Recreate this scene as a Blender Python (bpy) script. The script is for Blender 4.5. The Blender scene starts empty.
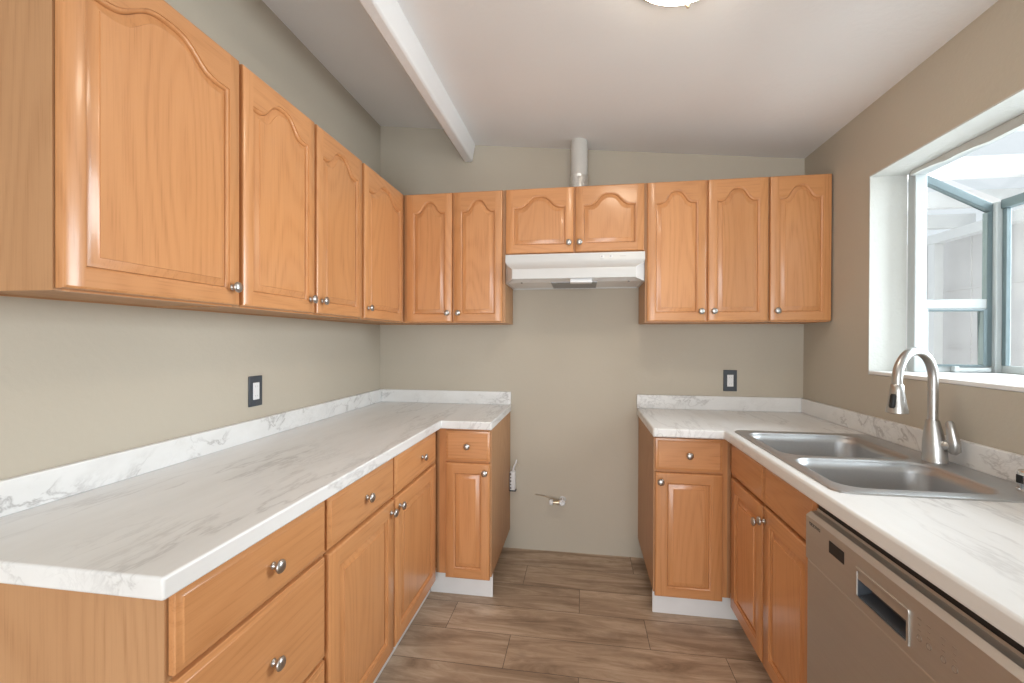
import bpy, math, random
from mathutils import Vector, Matrix

scene = bpy.context.scene
COL = scene.collection
random.seed(4)
R = math.radians

# ------------------------------------------------------------------ camera
F_PX, YAW, PITCH, ROLL, CAM_H = 443.9, 0.157, -0.0049, 0.003, 1.2942
cam_d = bpy.data.cameras.new('camera')
cam = bpy.data.objects.new('camera', cam_d)
COL.objects.link(cam)
cam_d.sensor_width = 36.0
cam_d.lens = F_PX * 36.0 / 1024.0
cam_d.shift_y = 0.85 / 1024.0
cam_d.clip_start = 0.02
_c, _s = math.cos(YAW), math.sin(YAW)
_cp, _sp = math.cos(PITCH), math.sin(PITCH)
_cr, _sr = math.cos(ROLL), math.sin(ROLL)
right = Vector((_c, _s, 0)); flat = Vector((-_s, _c, 0)); zup = Vector((0, 0, 1))
fwd = flat * _cp + zup * _sp
up = flat * -_sp + zup * _cp
r2 = right * _cr + up * _sr
u2 = right * -_sr + up * _cr
m = Matrix((( r2.x, u2.x, -fwd.x, 0), (r2.y, u2.y, -fwd.y, 0), (r2.z, u2.z, -fwd.z, CAM_H), (0, 0, 0, 1)))
cam.matrix_world = m
scene.camera = cam

# ------------------------------------------------------------------ view, world, daylight
scene.view_settings.view_transform = 'Standard'
scene.view_settings.look = 'None'
scene.view_settings.gamma = 1.0
scene.view_settings.use_curve_mapping = False
scene.view_settings.exposure = 0.72

world = bpy.data.worlds.new('daylight_sky')
scene.world = world
world.use_nodes = True
bg = world.node_tree.nodes['Background']
bg.inputs[0].default_value = (0.90, 0.95, 1.0, 1)
bg.inputs[1].default_value = 0.62


def area(name, loc, direction, sx, sy, power, color, spread=180):
    d = bpy.data.lights.new(name, 'AREA')
    d.shape = 'RECTANGLE'; d.size = sx; d.size_y = sy
    d.energy = power; d.color = color; d.spread = R(spread)
    o = bpy.data.objects.new(name, d)
    COL.objects.link(o)
    o.location = loc
    o.rotation_euler = Vector(direction).to_track_quat('-Z', 'Z').to_euler()
    return o


# sky light outside the garden window, and an added fill lamp behind the camera
area('window_daylight', (3.3, 1.75, 2.0), (-1, -0.03, -0.2), 2.9, 1.9, 225, (0.88, 0.95, 1.0))
area('rear_fill_light', (0.0, -3.25, 1.05), (0, 1, -0.05), 2.2, 1.9, 62, (0.93, 0.97, 1.0))

# ------------------------------------------------------------------ dimensions (metres)
D = 2.726                    # back wall
XL, XR = -1.3025, 1.2307     # left / right wall
YB = -3.0                    # rear end of the room, behind the camera
CZ, CT, SZ = 0.8935, 0.0403, 0.9744   # counter top, thickness, splash top
ST = 0.019
LX, LY, LE, LY0 = -0.6924, 2.1215, -0.4355, 0.6412
RX, RY, RE, RY0 = 0.6266, 2.100, 0.3206, 0.690
UB, UT, UY, UX = 1.3907, 2.1318, 2.4274, -1.0148


# ------------------------------------------------------------------ node helpers
class NT:
    def __init__(self, name):
        self.m = bpy.data.materials.new(name)
        self.m.use_nodes = True
        self.t = self.m.node_tree
        self.n = self.t.nodes
        self.b = self.n['Principled BSDF']
        self.out = self.n['Material Output']

    def new(self, typ, **kw):
        nd = self.n.new(typ)
        for k, v in kw.items():
            setattr(nd, k, v)
        return nd

    def link(self, a, b):
        self.t.links.new(a, b)

    def setin(self, sock, v):
        if isinstance(v, bpy.types.NodeSocket):
            self.link(v, sock)
        else:
            sock.default_value = v

    def math(self, op, a, b=None, c=None, clamp=False):
        nd = self.new('ShaderNodeMath', operation=op, use_clamp=clamp)
        self.setin(nd.inputs[0], a)
        if b is not None: self.setin(nd.inputs[1], b)
        if c is not None: self.setin(nd.inputs[2], c)
        return nd.outputs[0]

    def vmath(self, op, a, b=None):
        nd = self.new('ShaderNodeVectorMath', operation=op)
        self.setin(nd.inputs[0], a)
        if b is not None: self.setin(nd.inputs[1], b)
        return nd.outputs[0]

    def noise(self, vec, scale, detail=3, rough=0.5, dist=0.0):
        nd = self.new('ShaderNodeTexNoise')
        self.link(vec, nd.inputs['Vector'])
        nd.inputs['Scale'].default_value = scale
        nd.inputs['Detail'].default_value = detail
        nd.inputs['Roughness'].default_value = rough
        nd.inputs['Distortion'].default_value = dist
        return nd.outputs['Fac']

    def ramp(self, fac, stops, interp='LINEAR'):
        nd = self.new('ShaderNodeValToRGB')
        cr = nd.color_ramp
        cr.interpolation = interp
        while len(cr.elements) < len(stops):
            cr.elements.new(0.5)
        for e, (p, c) in zip(cr.elements, stops):
            e.position = p
            e.color = (c[0], c[1], c[2], 1)
        self.link(fac, nd.inputs[0])
        return nd.outputs[0]

    def mix(self, fac, a, b, blend='MIX'):
        nd = self.new('ShaderNodeMix', data_type='RGBA', blend_type=blend)
        self.setin(nd.inputs['Factor'], fac)
        for sock, v in ((nd.inputs[6], a), (nd.inputs[7], b)):
            if isinstance(v, tuple): v = (v[0], v[1], v[2], 1)
            self.setin(sock, v)
        return nd.outputs[2]

    def bump(self, h, strength, dist=0.002):
        nd = self.new('ShaderNodeBump')
        nd.inputs['Strength'].default_value = strength
        nd.inputs['Distance'].default_value = dist
        self.link(h, nd.inputs['Height'])
        self.link(nd.outputs[0], self.b.inputs['Normal'])

    def obj(self):
        return self.new('ShaderNodeTexCoord').outputs['Object']

    def rnd(self):
        return self.new('ShaderNodeObjectInfo').outputs['Random']

    def base(self, col, rough=0.5, metal=0.0, spec=0.5):
        if isinstance(col, tuple): col = (col[0], col[1], col[2], 1)
        self.setin(self.b.inputs['Base Color'], col)
        self.setin(self.b.inputs['Roughness'], rough)
        self.b.inputs['Metallic'].default_value = metal
        self.b.inputs['Specular IOR Level'].default_value = spec
        return self.m


def plain(name, col, rough=0.5, metal=0.0, spec=0.5, mottling=0.04, scale=14):
    t = NT(name)
    n = t.noise(t.obj(), scale, 3)
    a = tuple(max(0, c * (1 - mottling)) for c in col)
    b = tuple(min(1, c * (1 + mottling)) for c in col)
    return t.base(t.ramp(n, [(0.3, a), (0.7, b)]), rough, metal, spec)


def paint(name, col, bump=0.25, scale=70, rough=0.75):
    t = NT(name)
    o = t.obj()
    big = t.noise(o, 1.3, 2)
    a = tuple(c * 0.97 for c in col); b = tuple(min(1, c * 1.03) for c in col)
    t.bump(t.noise(o, scale, 4, 0.55), bump, 0.003)
    return t.base(t.ramp(big, [(0.35, a), (0.65, b)]), rough, 0, 0.3)


def oak(name, axis, light, dark, pore, rough=0.36, coat=0.45):
    """axis = grain direction in the object's own coordinates"""
    t = NT(name)
    o = t.obj()
    r = t.rnd()
    off = t.new('ShaderNodeCombineXYZ')
    t.link(t.math('MULTIPLY', r, 17.3), off.inputs[0])
    t.link(t.math('MULTIPLY', r, 31.7), off.inputs[1])
    t.link(t.math('MULTIPLY', r, 11.9), off.inputs[2])
    p = t.vmath('ADD', o, off.outputs[0])

    def stretched(across, along):
        v = [across] * 3
        v['xyz'.index(axis)] = along
        return t.vmath('MULTIPLY', p, tuple(v))
    field = t.noise(stretched(3.6, 0.55), 1.0, 1.5, 0.4)
    rings = t.math('SINE', t.math('MULTIPLY', field, 150.0))
    rings = t.math('MULTIPLY_ADD', rings, 0.5, 0.5)
    rings = t.math('POWER', rings, 2.2)
    fine = t.noise(stretched(230, 7), 1.0, 2, 0.6)
    broad = t.noise(stretched(14, 1.2), 1.0, 3, 0.5)
    c1 = t.ramp(broad, [(0.3, light), (0.72, tuple(l * 0.80 + d * 0.20 for l, d in zip(light, dark)))])
    c2 = t.mix(t.math('MULTIPLY', rings, 0.24), c1, dark)
    pores = t.math('MULTIPLY', t.math('SUBTRACT', 0.52, fine, clamp=True), 2.2, clamp=True)
    pores = t.math('MULTIPLY', pores, t.math('MULTIPLY_ADD', rings, 0.6, 0.35))
    c3 = t.mix(pores, c2, pore)
    tone = t.math('MULTIPLY_ADD', r, 0.10, 0.95)
    hsv = t.new('ShaderNodeHueSaturation')
    t.link(c3, hsv.inputs['Color'])
    t.link(tone, hsv.inputs['Value'])
    t.bump(fine, 0.08, 0.001)
    t.base(hsv.outputs[0], rough, 0, 0.45)
    t.b.inputs['Coat Weight'].default_value = coat
    t.b.inputs['Coat Roughness'].default_value = 0.16
    return t.m


OL, OD, OP = (0.635, 0.302, 0.124), (0.495, 0.205, 0.070), (0.42, 0.17, 0.058)
OAK_V = oak('honey_oak_vertical', 'z', OL, OD, OP)
OAK_H = oak('honey_oak_horizontal', 'x', OL, OD, OP)
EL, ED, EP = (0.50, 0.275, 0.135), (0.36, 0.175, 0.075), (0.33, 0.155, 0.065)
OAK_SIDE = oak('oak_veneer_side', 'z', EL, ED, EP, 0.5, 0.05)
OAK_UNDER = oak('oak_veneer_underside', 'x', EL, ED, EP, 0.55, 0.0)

WALL = paint('khaki_wall_paint', (0.515, 0.468, 0.390), 0.22, 60)
CEIL = paint('white_ceiling_paint', (0.87, 0.88, 0.89), 0.3, 45)
WHITE = paint('white_stucco_reveal', (0.62, 0.635, 0.61), 0.9, 55)
TRIM = plain('white_trim_paint', (0.82, 0.82, 0.81), 0.45, 0, 0.4, 0.015)
KICK = plain('white_toe_kick_board', (0.80, 0.81, 0.82), 0.4, 0, 0.4, 0.015)
HOODW = plain('white_enamel', (0.66, 0.67, 0.67), 0.3, 0, 0.5, 0.01)
HOODG = plain('hood_pan_enamel', (0.86, 0.87, 0.88), 0.4, 0, 0.5, 0.02)
NICKEL = plain('satin_nickel', (0.50, 0.495, 0.485), 0.33, 1.0, 0.5, 0.03, 40)
CHROME = plain('polished_chrome', (0.80, 0.81, 0.83), 0.1, 1.0, 0.5, 0.01)
BRASS = plain('aged_brass', (0.62, 0.52, 0.38), 0.35, 1.0, 0.5, 0.06, 60)
DARKPL = plain('charcoal_plastic', (0.055, 0.065, 0.08), 0.4, 0, 0.5, 0.08)
BLACK = plain('black_rubber', (0.012, 0.012, 0.013), 0.5, 0, 0.4, 0.1)
PALEPL = plain('white_plastic', (0.78, 0.79, 0.81), 0.35, 0, 0.5, 0.01)
DUCT = plain('painted_vent_duct', (0.60, 0.59, 0.56), 0.5, 0, 0.4, 0.03)
FOIL = plain('crinkled_foil_tape', (0.70, 0.69, 0.66), 0.35, 0.7, 0.5, 0.12, 120)
ALU = plain('grey_aluminium_frame', (0.15, 0.20, 0.215), 0.4, 0.2, 0.5, 0.03)
ALUW = plain('white_window_frame', (0.50, 0.54, 0.55), 0.4, 0, 0.5, 0.01)
SIDING = plain('pale_stucco_outdoors', (0.74, 0.72, 0.71), 0.8, 0, 0.2, 0.03, 3)
FILTER = plain('grey_mesh_filter', (0.36, 0.36, 0.37), 0.45, 0.5, 0.5, 0.25, 260)
FAINT = plain('faint_printed_symbols', (0.40, 0.38, 0.36), 0.5, 1.0, 0.3, 0.05)
INK = plain('dark_printed_marks', (0.10, 0.09, 0.08), 0.5, 0, 0.3, 0.05)
GREYINK = plain('grey_printed_marks', (0.45, 0.45, 0.45), 0.5, 0, 0.3, 0.05)


def steel(name, col, axis, rough=0.3):
    t = NT(name)
    v = [150.0] * 3
    v['xyz'.index(axis)] = 4.0
    s = t.vmath('MULTIPLY', t.obj(), tuple(v))
    n = t.noise(s, 1.0, 2, 0.6)
    a = tuple(c * 0.97 for c in col); b = tuple(min(1, c * 1.02) for c in col)
    rg = t.math('MULTIPLY_ADD', n, 0.05, rough - 0.025)
    return t.base(t.ramp(n, [(0.3, a), (0.7, b)]), rg, 1.0, 0.5)


STEEL = steel('brushed_sink_steel', (0.52, 0.53, 0.54), 'y', 0.45)
DWSTEEL = steel('brushed_appliance_steel', (0.60, 0.585, 0.56), 'y', 0.48)


def marble(name, scale, turn, k1, k2):
    t = NT(name)
    o = t.obj()
    rot = t.new('ShaderNodeMapping')
    rot.inputs['Rotation'].default_value = turn
    rot.inputs['Scale'].default_value = scale
    t.link(o, rot.inputs[0])
    w = t.noise(rot.outputs[0], 1.5, 3)
    wv = t.new('ShaderNodeCombineXYZ')
    t.link(w, wv.inputs[0]); t.link(w, wv.inputs[2])
    p = t.vmath('ADD', rot.outputs[0], t.vmath('MULTIPLY', wv.outputs[0], (0.9, 0.4, 0.7)))
    n1 = t.noise(p, 1.6, 6, 0.6)
    v1 = t.math('ABSOLUTE', t.math('SUBTRACT', n1, 0.5))
    v1 = t.math('SUBTRACT', 1.0, t.math('MULTIPLY', v1, 30.0), clamp=True)
    v1 = t.math('POWER', v1, 1.6)
    gate = t.noise(rot.outputs[0], 1.1, 2)
    gate = t.math('MULTIPLY', t.math('SUBTRACT', gate, 0.40, clamp=True), 6.0, clamp=True)
    v1 = t.math('MULTIPLY', v1, gate)
    n2 = t.noise(p, 4.5, 5, 0.65)
    v2 = t.math('ABSOLUTE', t.math('SUBTRACT', n2, 0.5))
    v2 = t.math('SUBTRACT', 1.0, t.math('MULTIPLY', v2, 26.0), clamp=True)
    gate2 = t.noise(o, 2.3, 2)
    v2 = t.math('MULTIPLY', v2, t.math('MULTIPLY', t.math('SUBTRACT', gate2, 0.5, clamp=True), 4.0, clamp=True))
    cloud = t.noise(rot.outputs[0], 2.2, 4, 0.6)
    base = t.ramp(cloud, [(0.3, (0.83, 0.838, 0.842)), (0.7, (0.75, 0.753, 0.752))])
    c = t.mix(t.math('MULTIPLY', v1, k1), base, (0.36, 0.35, 0.35))
    c = t.mix(t.math('MULTIPLY', v2, k2), c, (0.38, 0.38, 0.39))
    return t.base(c, 0.32, 0, 0.45)


MARBLE = marble('white_marble_laminate', (4.2, 0.85, 3.6), (0.35, 0.2, R(16)), 0.42, 0.36)
SPLASH = marble('white_marble_splash_laminate', (2.6, 2.6, 4.2), (R(35), R(35), R(10)), 0.72, 0.55)


def tile_floor():
    t = NT('wood_look_plank_tile')
    geo = t.new('ShaderNodeNewGeometry').outputs['Position']
    sep = t.new('ShaderNodeSeparateXYZ'); t.link(geo, sep.inputs[0])
    x, y = sep.outputs[0], sep.outputs[1]
    yy = t.math('DIVIDE', t.math('SUBTRACT', y, 1.717), 0.2025)
    row = t.math('FLOOR', yy)
    fy = t.math('SUBTRACT', yy, row)
    xs = t.math('ADD', x, t.math('MULTIPLY_ADD', row, 0.2963, 0.306))
    xx = t.math('DIVIDE', xs, 0.889)
    colm = t.math('FLOOR', xx)
    fx = t.math('SUBTRACT', xx, colm)
    gx = t.math('MULTIPLY', t.math('MINIMUM', fx, t.math('SUBTRACT', 1.0, fx)), 0.889)
    gy = t.math('MULTIPLY', t.math('MINIMUM', fy, t.math('SUBTRACT', 1.0, fy)), 0.2025)
    g = t.math('MINIMUM', gx, gy)
    grout = t.math('LESS_THAN', g, 0.0012)
    idv = t.new('ShaderNodeCombineXYZ'); t.link(row, idv.inputs[0]); t.link(colm, idv.inputs[1])
    wn = t.new('ShaderNodeTexWhiteNoise', noise_dimensions='3D'); t.link(idv.outputs[0], wn.inputs['Vector'])
    rv = wn.outputs['Value']
    loc = t.new('ShaderNodeCombineXYZ')
    t.link(t.math('MULTIPLY_ADD', rv, 13.0, t.math('MULTIPLY', x, 2.2)), loc.inputs[0])
    t.link(t.math('MULTIPLY_ADD', rv, 29.0, t.math('MULTIPLY', y, 15.0)), loc.inputs[1])
    n1 = t.noise(loc.outputs[0], 1.0, 7, 0.70, 0.9)
    loc2 = t.new('ShaderNodeCombineXYZ')
    t.link(t.math('MULTIPLY_ADD', rv, 7.0, t.math('MULTIPLY', x, 8.0)), loc2.inputs[0])
    t.link(t.math('MULTIPLY_ADD', rv, 3.0, t.math('MULTIPLY', y, 120.0)), loc2.inputs[1])
    n2 = t.noise(loc2.outputs[0], 1.0, 3, 0.6)
    loc3 = t.new('ShaderNodeCombineXYZ')
    t.link(t.math('MULTIPLY_ADD', rv, 5.0, t.math('MULTIPLY', x, 3.5)), loc3.inputs[0])
    t.link(t.math('MULTIPLY_ADD', rv, 9.0, t.math('MULTIPLY', y, 6.0)), loc3.inputs[1])
    n3 = t.noise(loc3.outputs[0], 1.0, 4, 0.6)
    c = t.ramp(n1, [(0.30, (0.190, 0.130, 0.088)), (0.50, (0.425, 0.315, 0.225)), (0.68, (0.630, 0.510, 0.395))])
    c = t.mix(t.math('MULTIPLY', n2, 0.35), c, (0.31, 0.228, 0.165))
    knots = t.math('MULTIPLY', t.math('SUBTRACT', n3, 0.54, clamp=True), 4.5, clamp=True)
    c = t.mix(t.math('MULTIPLY', knots, 0.75), c, (0.20, 0.142, 0.10))
    hsv = t.new('ShaderNodeHueSaturation')
    t.link(c, hsv.inputs['Color'])
    t.link(t.math('MULTIPLY_ADD', rv, 0.20, 1.02), hsv.inputs['Value'])
    c = t.mix(grout, hsv.outputs[0], (0.085, 0.066, 0.052))
    t.bump(t.math('SUBTRACT', 1.0, grout), 0.35, 0.002)
    return t.base(c, 0.42, 0, 0.4)


TILE = tile_floor()


def glass():
    t = NT('clear_window_glass')
    tr = t.new('ShaderNodeBsdfTransparent'); tr.inputs[0].default_value = (0.94, 0.955, 0.955, 1)
    gl = t.new('ShaderNodeBsdfGlossy'); gl.inputs['Roughness'].default_value = 0.02
    mx = t.new('ShaderNodeMixShader')
    lw = t.new('ShaderNodeLayerWeight'); lw.inputs[0].default_value = 0.5
    t.link(t.math('MULTIPLY_ADD', t.math('POWER', lw.outputs['Facing'], 5.0), 0.5, 0.03), mx.inputs[0])
    t.link(tr.outputs[0], mx.inputs[1]); t.link(gl.outputs[0], mx.inputs[2])
    t.link(mx.outputs[0], t.out.inputs[0])
    return t.m


GLASS = glass()


def lamp_glass():
    t = NT('lit_frosted_lamp_glass')
    t.base((0.9, 0.87, 0.8), 0.5)
    t.b.inputs['Emission Color'].default_value = (1.0, 0.86, 0.68, 1)
    t.b.inputs['Emission Strength'].default_value = 15.0
    return t.m


LAMPGLASS = lamp_glass()


# ------------------------------------------------------------------ mesh builder
class MB:
    def __init__(self):
        self.v = []; self.f = []; self.mi = []; self.mats = []

    def mat(self, m):
        if m not in self.mats: self.mats.append(m)
        return self.mats.index(m)

    def face(self, pts, m):
        i = len(self.v)
        self.v += [tuple(p) for p in pts]
        self.f.append(tuple(range(i, i + len(pts))))
        self.mi.append(self.mat(m))

    def box(self, a, b, m, rot=None):
        x0, y0, z0 = (min(p, q) for p, q in zip(a, b))
        x1, y1, z1 = (max(p, q) for p, q in zip(a, b))
        i = len(self.v); k = self.mat(m)
        self.v += [(x0, y0, z0), (x1, y0, z0), (x1, y1, z0), (x0, y1, z0), (x0, y0, z1), (x1, y0, z1), (x1, y1, z1), (x0, y1, z1)]
        for q in ((0, 3, 2, 1), (4, 5, 6, 7), (0, 1, 5, 4), (1, 2, 6, 5), (2, 3, 7, 6), (3, 0, 4, 7)):
            self.f.append(tuple(i + j for j in q)); self.mi.append(k)

    def loops(self, loops, m, cap0=False, cap1=False, closed=True):
        """bridge rings of equal length; m is a material"""
        k = self.mat(m); n = len(loops[0]); base = len(self.v)
        for L in loops: self.v += [tuple(p) for p in L]
        for a in range(len(loops) - 1):
            for j in range(n if closed else n - 1):
                j2 = (j + 1) % n
                self.f.append((base + a * n + j, base + a * n + j2, base + (a + 1) * n + j2, base + (a + 1) * n + j)); self.mi.append(k)
        if cap0:
            self.f.append(tuple(base + j for j in reversed(range(n)))); self.mi.append(k)
        if cap1:
            b2 = base + (len(loops) - 1) * n
            self.f.append(tuple(b2 + j for j in range(n))); self.mi.append(k)

    def lathe(self, prof, m, org=(0, 0, 0), axis='z', n=24, cap0=True, cap1=True):
        """prof: list of (radius, height along axis)"""
        L = []
        for r, h in prof:
            ring = []
            for j in range(n):
                a = 2 * math.pi * j / n
                c, s = r * math.cos(a), r * math.sin(a)
                p = {'z': (c, s, h), '-y': (c, -h, s), 'x': (h, c, s), '-x': (-h, -c, s), 'y': (-c, h, s)}[axis]
                ring.append((p[0] + org[0], p[1] + org[1], p[2] + org[2]))
            L.append(ring)
        self.loops(L, m, cap0, cap1)

    def tube(self, pts, rad, m, n=14, cap=True):
        pts = [Vector(p) for p in pts]
        rad = rad if isinstance(rad, (list, tuple)) else [rad] * len(pts)
        L = []; ref = None
        for i, p in enumerate(pts):
            d = (pts[min(i + 1, len(pts) - 1)] - pts[max(i - 1, 0)]).normalized()
            if ref is None:
                ref = d.orthogonal().normalized()
            ref = (ref - d * ref.dot(d)).normalized()
            q = d.cross(ref)
            L.append([p + (ref * math.cos(2 * math.pi * j / n) + q * math.sin(2 * math.pi * j / n)) * rad[i] for j in range(n)])
        self.loops(L, m, cap, cap)

    def prism(self, poly, z0, z1, m, axis='z'):
        """poly: ring of 2-D points, extruded along axis"""
        def P(a, b, h):
            return {'z': (a, b, h), 'x': (h, a, b), 'y': (a, h, b)}[axis]
        self.loops([[P(a, b, z0) for a, b in poly], [P(a, b, z1) for a, b in poly]], m, True, True)

    def build(self, name, parent=None, bevel=0.0, smooth=40, seg=2, loc=None):
        me = bpy.data.meshes.new(name)
        me.from_pydata(self.v, [], self.f)
        for mm in self.mats: me.materials.append(mm)
        for p, k in zip(me.polygons, self.mi): p.material_index = k
        import bmesh
        bm = bmesh.new(); bm.from_mesh(me)
        bmesh.ops.remove_doubles(bm, verts=bm.verts, dist=1e-5)
        bmesh.ops.recalc_face_normals(bm, faces=bm.faces)
        bm.to_mesh(me); bm.free()
        if smooth:
            me.polygons.foreach_set('use_smooth', [True] * len(me.polygons))
            me.set_sharp_from_angle(angle=R(smooth))
        o = bpy.data.objects.new(name, me)
        COL.objects.link(o)
        if parent is not None: o.parent = parent
        if loc: o.location = loc
        if bevel:
            b = o.modifiers.new('edge', 'BEVEL')
            b.width = bevel; b.segments = seg; b.limit_method = 'ANGLE'; b.angle_limit = R(50)
            b.harden_normals = False
        return o


def thing(name, label, cat, loc=(0, 0, 0), rz=0.0, group=None):
    o = bpy.data.objects.new(name, None)
    COL.objects.link(o)
    o.empty_display_size = 0.05
    o.location = loc; o.rotation_euler = (0, 0, rz)
    o['label'] = label; o['category'] = cat
    if group: o['group'] = group
    return o


def tag(o, label, cat, group=None):
    o['label'] = label; o['category'] = cat
    if group: o['group'] = group
    return o


def struct(o, label=None, cat=None):
    o['kind'] = 'structure'
    if label: o['label'] = label
    if cat: o['category'] = cat
    return o


def rect_cells(b, xs, ys, z0, z1, m, inside):
    """slab made of the grid cells for which inside(i, j)"""
    nx, ny = len(xs) - 1, len(ys) - 1
    ok = lambda i, j: 0 <= i < nx and 0 <= j < ny and inside(i, j)
    for i in range(nx):
        for j in range(ny):
            if not ok(i, j): continue
            x0, x1, y0, y1 = xs[i], xs[i + 1], ys[j], ys[j + 1]
            b.face([(x0, y0, z1), (x1, y0, z1), (x1, y1, z1), (x0, y1, z1)], m)
            b.face([(x0, y1, z0), (x1, y1, z0), (x1, y0, z0), (x0, y0, z0)], m)
            if not ok(i - 1, j): b.face([(x0, y0, z0), (x0, y0, z1), (x0, y1, z1), (x0, y1, z0)], m)
            if not ok(i + 1, j): b.face([(x1, y0, z0), (x1, y1, z0), (x1, y1, z1), (x1, y0, z1)], m)
            if not ok(i, j - 1): b.face([(x0, y0, z0), (x1, y0, z0), (x1, y0, z1), (x0, y0, z1)], m)
            if not ok(i, j + 1): b.face([(x0, y1, z0), (x0, y1, z1), (x1, y1, z1), (x1, y1, z0)], m)


# ------------------------------------------------------------------ room shell
def ceil_r(x): return 2.520 - 0.1052 * (x + 0.68)
def ceil_l(x): return 2.685 - 0.118 * (x - XL)


WT = 0.14
b = MB(); b.box((XL - WT, YB - WT, -0.08), (XR + WT, D + WT, 0.0), TILE)
struct(b.build('floor', smooth=0))

b = MB(); b.prism([(XL - WT, 0), (XR + WT, 0), (XR + WT, ceil_r(XR + WT)), (-0.70, ceil_r(-0.70)), (-0.70, ceil_l(-0.70)), (XL - WT, ceil_l(XL - WT))], D, D + WT, WALL, 'y')
struct(b.build('wall_back', smooth=0))
b = MB(); b.box((XL - WT, YB, 0), (XL, D, 2.70), WALL)
struct(b.build('wall_left', smooth=0))

# right wall, pierced by the garden window
WY0, WY1, WZ0, WZ1 = 0.95, 2.150, 1.150, 2.012
JX = 1.372                                           # outer face of the wall
b = MB()
RYs = [YB, WY0, WY1, D]; RZs = [0, WZ0, WZ1, ceil_r(XR)]
for i in range(3):
    for j in range(3):
        if i == 1 and j == 1: continue
        b.box((XR, RYs[i], RZs[j]), (JX, RYs[i + 1], RZs[j + 1]), WALL)
struct(b.build('wall_right', smooth=0))
# white stuccoed reveal lining the opening
b = MB(); t_ = 0.006
b.box((XR - 0.002, WY1 - t_, WZ0), (JX, WY1, WZ1), WHITE)
b.box((XR - 0.002, WY0, WZ1 - t_), (JX, WY1 - t_, WZ1), WHITE)
b.box((XR - 0.002, WY0, WZ0), (JX, WY0 + t_, WZ1 - t_), WHITE)
struct(b.build('trim_2', smooth=0))

# ceiling: two flat slopes either side of the beam
b = MB(); b.prism([(-0.71, ceil_r(-0.71)), (XR + WT, ceil_r(XR + WT)), (XR + WT, ceil_r(XR + WT) + 0.1), (-0.71, ceil_r(-0.71) + 0.1)], YB - WT, D, CEIL, 'y')
b.prism([(XL - WT, ceil_l(XL - WT)), (-0.71, ceil_l(-0.71)), (-0.71, ceil_l(-0.71) + 0.1), (XL - WT, ceil_l(XL - WT) + 0.1)], YB - WT, D, CEIL, 'y')
struct(b.build('ceiling', smooth=0))
b = MB(); b.prism([(-0.737, 2.413), (-0.686, 2.413), (-0.660, 2.55), (-0.660, 2.640), (-0.737, 2.640)], YB, D - 0.001, CEIL, 'y')
struct(b.build('trim_1', bevel=0.008))

# rear wall of the dining end unseen, its opening added for the fill lamp
b = MB()
b.box((XL - WT, YB - WT, 0), (-1.15, YB, 2.7), WALL)
b.box((1.15, YB - WT, 0), (XR + WT, YB, 2.7), WALL)
b.box((-1.15, YB - WT, 2.2), (1.15, YB, 2.7), WALL)
struct(b.build('wall_rear', smooth=0))

# ------------------------------------------------------------------ garden window
win = bpy.data.objects.new('window_1', None); COL.objects.link(win)
struct(win)
GX0, GX1 = 1.418, 1.710          # side glass from / front plane
GZB, GZT, GZF = 1.166, 2.000, 1.868   # sill top, top at wall, top at front
FW = 0.022


def zroof(x): return GZT + (GZF - GZT) * (x - GX0) / (1.66 - GX0)


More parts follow.
